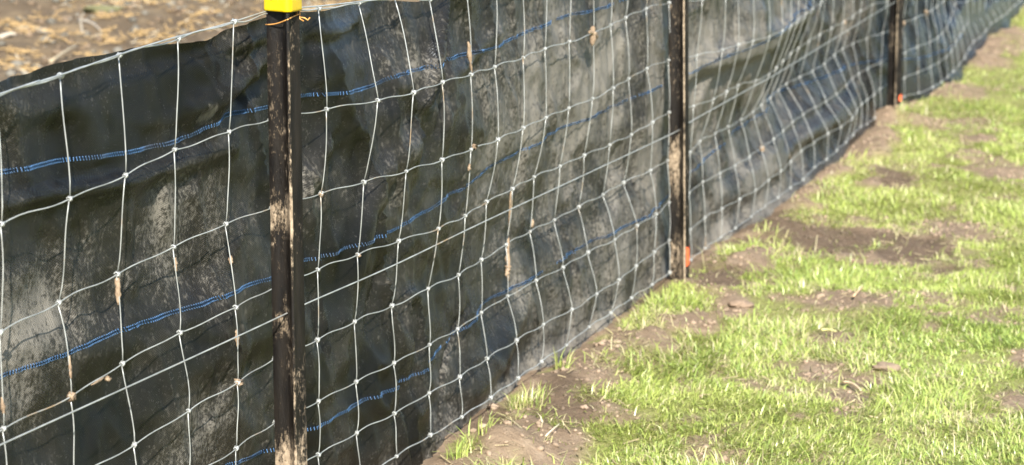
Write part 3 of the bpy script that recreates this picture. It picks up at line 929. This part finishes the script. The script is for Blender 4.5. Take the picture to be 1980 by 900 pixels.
# yellow cap: rounded three-cornered sleeve
def cap_profile(r, view, delta, n=10, rc=.009):
    out = []
    for k in range(3):
        a = -math.pi / 2 + delta + k * 2 * math.pi / 3
        c = np.array([math.cos(a), math.sin(a)]) * (r - rc)
        for t in np.linspace(-math.pi / 3, math.pi / 3, n):
            out.append(c + rc * np.array([math.cos(a + t), math.sin(a + t)]))
    out = np.array(out)
    ca, sa = math.cos(-view), math.sin(-view)
    return out @ np.array([[ca, sa], [-sa, ca]])
pr = cap_profile(.0318, view1, .182)
zb = z_ray(553, 24, O1[1] - .03)
levels = [(zb, .93), (zb, 1.0), (zb + .003, 1.005), (zb + .05, .985), (zb + .066, .95), (zb + .071, .80), (zb + .072, .0)]
V = []; Fc = []; m = len(pr)
for z, k in levels:
    c = pos_on(O1, ax1, z) - O1
    V.append(np.stack([pr[:, 0] * k + c[0], pr[:, 1] * k + c[1], np.full(m, c[2])], 1))
V = np.concatenate(V)
for i in range(len(levels) - 1):
    for j in range(m):
        k = (j + 1) % m
        Fc.append((i * m + j, i * m + k, (i + 1) * m + k, (i + 1) * m + j))
cap = mesh_obj('cap', V, Fc, M_CAP, parent=p1)
cap['label'] = 'yellow plastic safety cap'
# the lower ends of the dark print on the cap's left face
c0 = pos_on(O1, ax1, zb) - O1
fl, fr = pr[2 * 10 + 6] * 1.0, pr[6 * 0 + 3]
left_a, left_b = pr[2 * 10 + 9], pr[0]          # the straight left face runs from corner three to corner one
edge = (left_b - left_a); el = np.linalg.norm(edge); edge /= el
outn = np.array([edge[1], -edge[0]])
if outn @ ((left_a + left_b) / 2) < 0: outn = -outn
parts = []
for (a0, a1, h0, h1) in ((.30, .335, .0165, .030), (.355, .385, .0170, .030), (.30, .40, .026, .029), (.40, .43, .0165, .030)):
    q = []
    for a_, h_ in ((a0, h0), (a1, h0), (a1, h1), (a0, h1)):
        p_ = left_a + edge * el * a_ * 1.0
        cc = pos_on(O1, ax1, zb + h_) - O1
        q.append([p_[0] + outn[0] * .0006 + cc[0], p_[1] + outn[1] * .0006 + cc[1], cc[2]])
    parts.append((np.array(q), [(0, 1, 2, 3)]))
V, Fc = join(parts)
mesh_obj('printed_mark', V, Fc, M_INK, parent=p1, smooth=False)
# copper coloured tie wire looped round the post
def tie_loop(O, ax, view, delta, zl, zm, zr):
    R = .0305
    a0 = -math.pi / 2 + delta
    cors = []
    for k in (2, 0, 1):
        a = a0 + k * 2 * math.pi / 3
        cors.append(np.array([math.cos(a), math.sin(a)]) * R)
    ca, sa = math.cos(-view), math.sin(-view)
    cors = [np.array([x * ca - y * sa, x * sa + y * ca]) for x, y in cors]
    P = []
    for t in np.linspace(0, 1, 7): P.append((*(cors[0] * (1 - t) + cors[1] * t) * (1 - .10 * math.sin(math.pi * t)), zl + (zm - zl) * t - .002 * math.sin(math.pi * t)))
    for t in np.linspace(.12, 1, 7): P.append((*(cors[1] * (1 - t) + cors[2] * t) * (1 - .10 * math.sin(math.pi * t)), zm + (zr - zm) * t))
    for t in np.linspace(.12, 1, 7): P.append((*(cors[2] * (1 - t) + cors[0] * t), zr + (zl - zr) * t))
    out = []
    for x, y, z in P:
        c = pos_on(O, ax, z) - O
        out.append([x + c[0], y + c[1], c[2]])
    return np.array(out)
zl, zm, zr = z_ray(524, 48, O1[1] + .012), z_ray(556, 38, O1[1] - .03), z_ray(572, 28, O1[1] + .012)
loop = tie_loop(O1, ax1, view1, .182, zl, zm, zr)
end = loop[13]
parts = [tube(loop, .0011, 6)]
for k in range(5):
    d = RNG.normal(0, .0035, (4, 3)).cumsum(0)
    parts.append(tube(np.concatenate([[end], end + d]), .0012, 5))
V, Fc = join(parts)
tw = mesh_obj('tie_wire', V, Fc, M_RUST, parent=p1)
# orange marks: a painted strip on the right flange of posts two and three
def strip(post, O, ax, view, delta, z0, z1, mt):
    sec = y_section(L=.0292, t=.0056, delta=delta)
    ca, sa = math.cos(-view), math.sin(-view)
    sec = sec @ np.array([[ca, sa], [-sa, ca]])
    idx = list(range(9, 15))                     # outer half of the right-hand flange
    V = []; Fc = []
    zs = np.linspace(z0, z1, 7)
    for z in zs:
        c = pos_on(O, ax, z) - O
        for k in idx: V.append([sec[k, 0] + c[0], sec[k, 1] + c[1], c[2] + .004 * math.sin(k * 2.3 + z * 90)])
    m = len(idx)
    for i in range(len(zs) - 1):
        for j in range(m - 1): Fc.append((i * m + j, i * m + j + 1, (i + 1) * m + j + 1, (i + 1) * m + j))
    return mesh_obj('paint_mark', V, Fc, mt, parent=post, smooth=False)
s2 = strip(p2, O2, ax2, view2, .34, z_at(1324, 508), z_at(1324, 473), M_ORANGE); s2['label'] = 'orange paint mark near the ground'
s3 = strip(p3, O3, ax3, view3, .1, z_at(1738, 190), z_at(1738, 180), M_ORANGE); s3['label'] = 'orange paint mark near the ground'

# ================================================================== GRASS
PAL = np.array([[.37, .45, .105], [.41, .47, .120], [.33, .43, .105], [.44, .47, .16], [.29, .39, .100], [.48, .43, .21], [.52, .46, .27]])
def blades(x, y, L, az, t0, t1, width, tint):
    """curved blades: length L, leaning towards az, tilt from upright t0 at the base and t1 at the tip"""
    n = len(x)
    z = ground_h(x, y) - .004
    tw = az + math.pi / 2 + RNG.normal(0, .6, n)
    wx, wy = np.cos(tw) * width / 2, np.sin(tw) * width / 2
    cx, cy = np.cos(az), np.sin(az)
    V = np.zeros((n, 5, 3))
    tm = (t0 + t1) / 2
    h1, v1 = L * .55 * np.sin(t0), L * .55 * np.cos(t0)
    h2, v2 = h1 + L * .45 * np.sin(t1), v1 + L * .45 * np.cos(t1)
    v2 = np.maximum(v2, .003)
    V[:, 0] = np.stack([x - wx, y - wy, z], 1); V[:, 1] = np.stack([x + wx, y + wy, z], 1)
    V[:, 2] = np.stack([x + cx * h1 + wx * .85, y + cy * h1 + wy * .85, z + v1], 1)
    V[:, 3] = np.stack([x + cx * h1 - wx * .85, y + cy * h1 - wy * .85, z + v1], 1)
    V[:, 4] = np.stack([x + cx * h2, y + cy * h2, z + v2], 1)
    b0 = np.arange(n)[:, None] * 5
    li = np.concatenate([b0 + np.array([[0, 1, 2, 3]]), b0 + np.array([[3, 2, 4]])], 1).ravel()
    sz = np.tile([4, 3], n)
    return V.reshape(-1, 3), li, sz, np.repeat(tint, 5, axis=0)
def pick_tint(n, dry, fresh):
    """dry and fresh in 0..1 per blade"""
    u = RNG.random(n)
    idx = np.where(u < dry, RNG.integers(5, 7, n), np.where(RNG.random(n) < fresh, RNG.choice([0, 2, 4, 0], n), RNG.choice([0, 1, 1, 3], n)))
    t = PAL[idx] * RNG.uniform(.75, 1.2, (n, 1))
    return t
def turf(n_try, x0, x1, y0, y1, thin):
    x = RNG.uniform(x0, x1, n_try); y = RNG.uniform(y0, y1, n_try)
    px, py, zc = to_px(np.stack([x, y, base_h(x, y)], 1))
    m, n = bare(x, y)
    clump = fbm(x * 13, y * 13, 91, 3, .6)
    worn = spot_field(DRYISH, x, y, .8, 15, 7.0, .1)
    keep = RNG.random(n_try) < np.clip((1 - .42 * worn) * (1 - m * 1.06) * (.62 + 1.0 * clump), 0, 1) * thin
    keep &= n > .03
    keep &= (px < 2300) | (RNG.random(n_try) < .35)
    keep |= (RNG.random(n_try) < .012) & (n > .03)
    return x[keep], y[keep]
xs, ys = [], []
for args in ((900000, -.3, 2.0, 3.5, 5.6, 1.0), (680000, .3, 2.9, 5.6, 8.2, .95), (400000, 1.1, 4.2, 8.2, 12.5, .85), (60000, 1.0, 6.0, 3.0, 14, .5)):
    a, b_ = turf(*args); xs.append(a); ys.append(b_)
x = np.concatenate(xs); y = np.concatenate(ys); n = len(x)
tall = fbm(x * 4, y * 4, 61, 3)
fresh = np.clip(.40 + .8 * fbm(x * 1.6, y * 1.6, 63, 3) + .25 * sstep(.6, 1.3, to_s(np.stack([x, y], 1))[1]), 0, 1)
dry = np.clip(.12 - .25 * fbm(x * 3.1, y * 3.1, 65, 3) + .5 * bare(x, y)[0] + .22 * spot_field(DRYISH, x, y, .8, 15, 7.0, .1), .03, .7)
Lb = .0235 * np.exp(RNG.normal(0, .36, n)) * (1 + .75 * tall)
laz = fbm(x * 3.5, y * 3.5, 67, 2) * 6 + RNG.normal(0, 1.3, n)
t0 = np.abs(RNG.normal(.78, .34, n)); t1 = t0 + RNG.uniform(.25, 1.25, n)
flat = RNG.random(n) < .52                                  # trampled blades lying low
t0 = np.where(flat, RNG.uniform(1.0, 1.45, n), t0); t1 = np.where(flat, RNG.uniform(1.3, 1.6, n), t1)
wid = RNG.uniform(.0014, .0028, n) * (1 + .07 * np.clip(y - 5, 0, 8))
V, li, sz, tint = blades(x, y, Lb, laz, t0, np.minimum(t1, 1.65), wid, pick_tint(n, dry, fresh))
tag(mesh_obj('grass', V, (li, sz), M_BLADE, col={'tint': tint}, smooth=False), 'short yellow green grass growing in patches on the bare earth', 'grass', kind='stuff')
print('blades', n)

def tuft(px, py, rad, count, h, label, dryness=.1, name='grass_tuft', grp=None):
    c = ground_hit(px, py)
    s_, n_ = to_s(c[None])
    if n_[0] < rad * .6 + .02: c[:2] += spine_n(s_)[0] * (rad * .6 + .02 - n_[0])
    a = RNG.uniform(0, 2 * math.pi, count); r = rad * np.sqrt(RNG.random(count))
    x, y = c[0] + np.cos(a) * r, c[1] + np.sin(a) * r * .8
    s, nn = to_s(np.stack([x, y], 1))
    k = nn > .02
    x, y, a = x[k], y[k], a[k]
    n = len(x)
    hg = h * RNG.uniform(.55, 1.25, n)
    t0 = np.abs(RNG.normal(.35, .25, n))
    V, li, sz, tint = blades(x, y, hg * 1.15, a + RNG.normal(0, .7, n), t0, t0 + RNG.uniform(.1, .9, n), RNG.uniform(.0017, .0029, n), pick_tint(n, np.full(n, dryness), np.full(n, .45)))
    o = mesh_obj(name, V - np.array([c[0], c[1], 0]), (li, sz), M_BLADE, col={'tint': tint}, smooth=False)
    o.location = (c[0], c[1], 0)
    return tag(o, label, 'grass tuft', 'grass tufts at the foot of the fabric')
tuft(862, 888, .026, 30, .046, 'small fresh grass tuft nearest the camera against the foot of the fabric')
tuft(912, 862, .040, 40, .038, 'loose grass tuft beside the pale soil mound at the bottom of the fabric', .2)
tuft(1056, 716, .020, 26, .050, 'few upright bright grass blades poking in front of the bottom wire')
tuft(1002, 782, .050, 110, .036, 'straggly half dry grass tuft between two damp soil patches', .45)
tuft(1292, 596, .080, 240, .040, 'broad grass tuft growing on the soil left of the second post', .12)
tuft(1420, 492, .055, 160, .038, 'yellowish grass tuft on the soil right of the orange marked post', .25)

# ================================================================== SOIL CRUMBS, STONES, LITTER
def scatter_lumps(name, x, y, rad, tint, label, seed, mtl, flat=.7):
    base = [lump(1.0, seed + q, (1, 1, flat), 1, .45) for q in range(6)]
    z = ground_h(x, y)
    Vs, Ls, Ts = [], [], []
    off = 0
    which = RNG.integers(0, 6, len(x))
    for q in range(6):
        k = np.where(which == q)[0]
        bv, bf = base[q]
        a = RNG.uniform(0, 6.28, len(k)); ca, sa = np.cos(a), np.sin(a)
        st = RNG.uniform(.7, 1.4, len(k))
        X = bv[None, :, 0] * st[:, None]; Y = bv[None, :, 1]
        P = np.stack([ca[:, None] * X - sa[:, None] * Y, sa[:, None] * X + ca[:, None] * Y, np.broadcast_to(bv[None, :, 2], X.shape)], -1) * rad[k][:, None, None]
        P += np.stack([x[k], y[k], z[k] + rad[k] * .25], 1)[:, None]
        f = np.array(bf)
        li = (f.ravel()[None] + (np.arange(len(k)) * len(bv))[:, None]).ravel() + off
        Vs.append(P.reshape(-1, 3)); Ls.append(li); Ts.append(np.repeat(tint[k], len(bv), axis=0)); off += len(k) * len(bv)
    V = np.concatenate(Vs); li = np.concatenate(Ls)
    return tag(mesh_obj(name, V, (li, np.full(len(li) // 3, 3)), mtl, col={'tint': np.concatenate(Ts)}, smooth=False), label, kind='stuff')
x = RNG.uniform(-.4, 2.6, 60000); y = RNG.uniform(3.6, 11, 60000)
m, nn = bare(x, y)
k = (nn > .015) & (RNG.random(len(x)) < m * .9) & (nn < 1.6)
x, y = x[k], y[k]
rad = np.minimum(.0018 * np.exp(RNG.normal(0, .75, len(x))) + .0006, .0075)
dv = spot_field(DAMP, x, y, .4, 5)[:, None]
tint = (np.array([[.31, .23, .16]]) * (1 - dv * .55)) * RNG.uniform(.75, 1.15, (len(x), 1))
scatter_lumps('soil_crumbs', x, y, rad, tint, 'crumbs of dry earth scattered on the bare soil', 70, M_CLOD)
print('crumbs', len(x))
# litter of dead grass blades on the front side
x = RNG.uniform(-.3, 2.6, 26000); y = RNG.uniform(3.6, 11.5, 26000)
m, nn = bare(x, y)
k = (nn > .03) & (RNG.random(len(x)) < np.clip(m * 1.6, .12, .6) * (.3 + fbm(x * 4, y * 4, 99, 2)) * (1 - .75 * spot_field(DAMP, x, y, .4, 5)))
x, y = x[k], y[k]; n = len(x)
a = RNG.uniform(0, 6.28, n); L = RNG.uniform(.010, .032, n); w = RNG.uniform(.0006, .0014, n)
z0 = ground_h(x - np.cos(a) * L / 2, y - np.sin(a) * L / 2) + .003; z1 = ground_h(x + np.cos(a) * L / 2, y + np.sin(a) * L / 2) + RNG.uniform(.002, .014, n)
def sticks(x, y, z0, z1, a, L, w):
    n = len(x)
    d = np.stack([np.cos(a) * L / 2, np.sin(a) * L / 2], 1); p = np.stack([-np.sin(a) * w, np.cos(a) * w], 1)
    V = np.zeros((n, 6, 3))
    for j, (sg, zz) in enumerate(((-1, z0), (1, z1))):
        cx, cy = x + sg * d[:, 0], y + sg * d[:, 1]
        V[:, j * 3] = np.stack([cx - p[:, 0], cy - p[:, 1], zz], 1)
        V[:, j * 3 + 1] = np.stack([cx + p[:, 0], cy + p[:, 1], zz], 1)
        V[:, j * 3 + 2] = np.stack([cx, cy, zz + w * 1.5], 1)
    b0 = np.arange(n)[:, None] * 6
    f = np.array([[0, 2, 5, 3], [2, 1, 4, 5], [1, 0, 3, 4]]).ravel()[None]
    li = (b0 + f).ravel()
    return V.reshape(-1, 3), (li, np.full(n * 3, 4))
V, f = sticks(x, y, z0, z1, a, L, w)
t = np.repeat(np.array([[.42, .34, .20]]) * RNG.uniform(.6, 1.15, (n, 1)), 6, axis=0)
tag(mesh_obj('dead_grass_litter', V, f, M_STRAW, col={'tint': t}, smooth=False), 'dead straw coloured blades lying on the soil and turf', kind='stuff')

# the ploughed field behind the fence: clods and clumps of straw
N_ = 9000
x = RNG.uniform(-3.6, 1.4, N_); y = RNG.uniform(6.5, 16, N_)
s, nn = to_s(np.stack([x, y], 1))
k = nn < -.4
x, y = x[k], y[k]
rad = np.minimum(.009 * np.exp(RNG.normal(0, .7, len(x))), .028)
tint = np.where(RNG.random((len(x), 1)) < .35, np.array([[.165, .15, .12]]), np.array([[.18, .13, .085]])) * RNG.uniform(.7, 1.3, (len(x), 1))
scatter_lumps('field_clods', x, y, rad, tint, 'brown clods lying on the ploughed field behind the fence', 120, M_CLOD, .65)
nc = 900
cx = RNG.uniform(-3.6, 1.4, nc); cy = RNG.uniform(6.5, 16, nc)
per_ = RNG.integers(5, 30, nc)
x = np.repeat(cx, per_) + RNG.normal(0, .03, per_.sum()) * np.repeat(RNG.uniform(.5, 2.2, nc), per_)
y = np.repeat(cy, per_) + RNG.normal(0, .035, per_.sum()) * np.repeat(RNG.uniform(.5, 1.8, nc), per_)
s, nn = to_s(np.stack([x, y], 1))
k = nn < -.35
x, y = x[k], y[k]; n = len(x)
a = RNG.uniform(0, 6.28, n); L = RNG.uniform(.015, .065, n); w = RNG.uniform(.0014, .0038, n)
zb_ = ground_h(x, y)
z0 = zb_ + RNG.uniform(.002, .02, n); z1 = zb_ + RNG.uniform(.002, .03, n)
V, f = sticks(x, y, z0, z1, a, L, w)
ctint = np.array([[.46, .31, .14]]) * RNG.uniform(.7, 1.15, (n, 1))
pale = RNG.random(n) < .2
ctint[pale] = np.array([.46, .39, .28])
tag(mesh_obj('straw_litter', V, f, M_STRAW, col={'tint': np.repeat(ctint, 6, axis=0)}, smooth=False), 'clumps of tan straw strewn over the field behind the fence', kind='stuff')
print('straw', n)

# single stalks, stones and clods
def stalk(p0, p1, lift0, lift1, rad, tint, label, bend=.01, name='dry_stalk', group='stray stalks and twigs'):
    A, B = ground_hit(*p0), ground_hit(*p1)
    A[2] = float(ground_h(A[:1], A[1:2])[0]) + lift0; B[2] = float(ground_h(B[:1], B[1:2])[0]) + lift1
    O = A.copy()
    pts = [A + (B - A) * t - O + np.array([bend * math.sin(3 * t), bend * math.sin(5 * t), bend * math.sin(math.pi * t)]) for t in np.linspace(0, 1, 9)]
    V, Fc = tube(pts, np.linspace(rad, rad * .45, 9), 6)
    o = mesh_obj(name, V, Fc, M_STRAW, col={'tint': np.tile(np.array(tint), (len(V), 1))})
    o.location = O
    return tag(o, label, 'stalk', group)
stalk((98, 136), (150, 100), .02, .03, .009, (.42, .34, .22), 'long pale stalk lying on the field just over the fabric edge at left', .01)
stalk((0, 84), (32, 80), .012, .015, .011, (.48, .42, .33), 'whitish stick lying on the field at the left border')
stalk((152, 46), (196, 62), .012, .012, .008, (.40, .34, .26), 'greyish stalk lying at the foot of the upright twig')
def upright(px, py, h, rad, tint, label):
    A = ground_hit(px, py); A[2] = float(ground_h(A[:1], A[1:2])[0]) - .01
    pts = np.array([[0, 0, 0], [.004, 0, h * .35], [-.004, .01, h * .7], [.012, .012, h]])
    V, Fc = tube(smooth_path(pts, 4), np.linspace(rad, rad * .5, 13), 6)
    o = mesh_obj('dry_twig', V, Fc, M_STRAW, col={'tint': np.tile(np.array(tint), (len(V), 1))}); o.location = A
    return tag(o, label, 'twig', 'stray stalks and twigs')
upright(157, 66, .11, .007, (.30, .26, .20), 'short twig standing upright in the field behind the fabric')
stalk((1650, 592), (1668, 566), .012, .012, .0028, (.62, .42, .25), 'thin tan twig lying across the brown patch in the turf', .002)
stalk((1588, 657), (1616, 662), .012, .016, .0040, (.55, .52, .22), 'flat yellow green stem lying on a bare spot in the grass', .002)
stalk((1630, 738), (1664, 752), .01, .012, .0035, (.60, .46, .30), 'pale curved stem lying in front of the grey clod', .004)
stalk((1055, 868), (1082, 842), .014, .022, .0016, (.66, .62, .45), 'whitish dead blade leaning out of the grass beside the pale mound', .002)
def stone(px, py, rad, tint, label, seed, stretch=(1, 1, .7), name='stone', cat='stone', lift=.3, group='stones on the bare soil'):
    A = ground_hit(px, py)
    A[2] = float(ground_h(A[:1], A[1:2])[0]) + rad * lift
    V, Fc = lump(rad, seed, stretch, 3, .5)
    o = mesh_obj(name, V, Fc, M_CLOD, col={'tint': np.tile(np.array(tint), (len(V), 1))}); o.location = A
    return tag(o, label, cat, group)
stone(933, 812, .0085, (.38, .29, .21), 'rounded tan stone on the damp soil beside the fabric', 5)
stone(952, 784, .0095, (.36, .27, .19), 'tan stone lying just under the bottom wire', 9)
stone(1130, 794, .0075, (.34, .25, .18), 'pale lump of earth at the right edge of the damp soil patch', 12)
stone(1715, 714, .020, (.24, .18, .125), 'flat grey brown clod casting a dark gap in the turf', 17, (1.3, .8, .5), 'earth_clod', 'clod', .35, None)
stone(1435, 603, .025, (.25, .18, .125), 'large tan lump of earth in the grass right of the broad tuft', 23, (1.2, .9, .34), 'earth_clod', 'clod', .1, None)
stone(205, 24, .05, (.15, .145, .075), 'dark mossy clod on the field behind the fence at left', 29, (1.9, .9, .45), 'earth_clod', 'clod', .3, None)
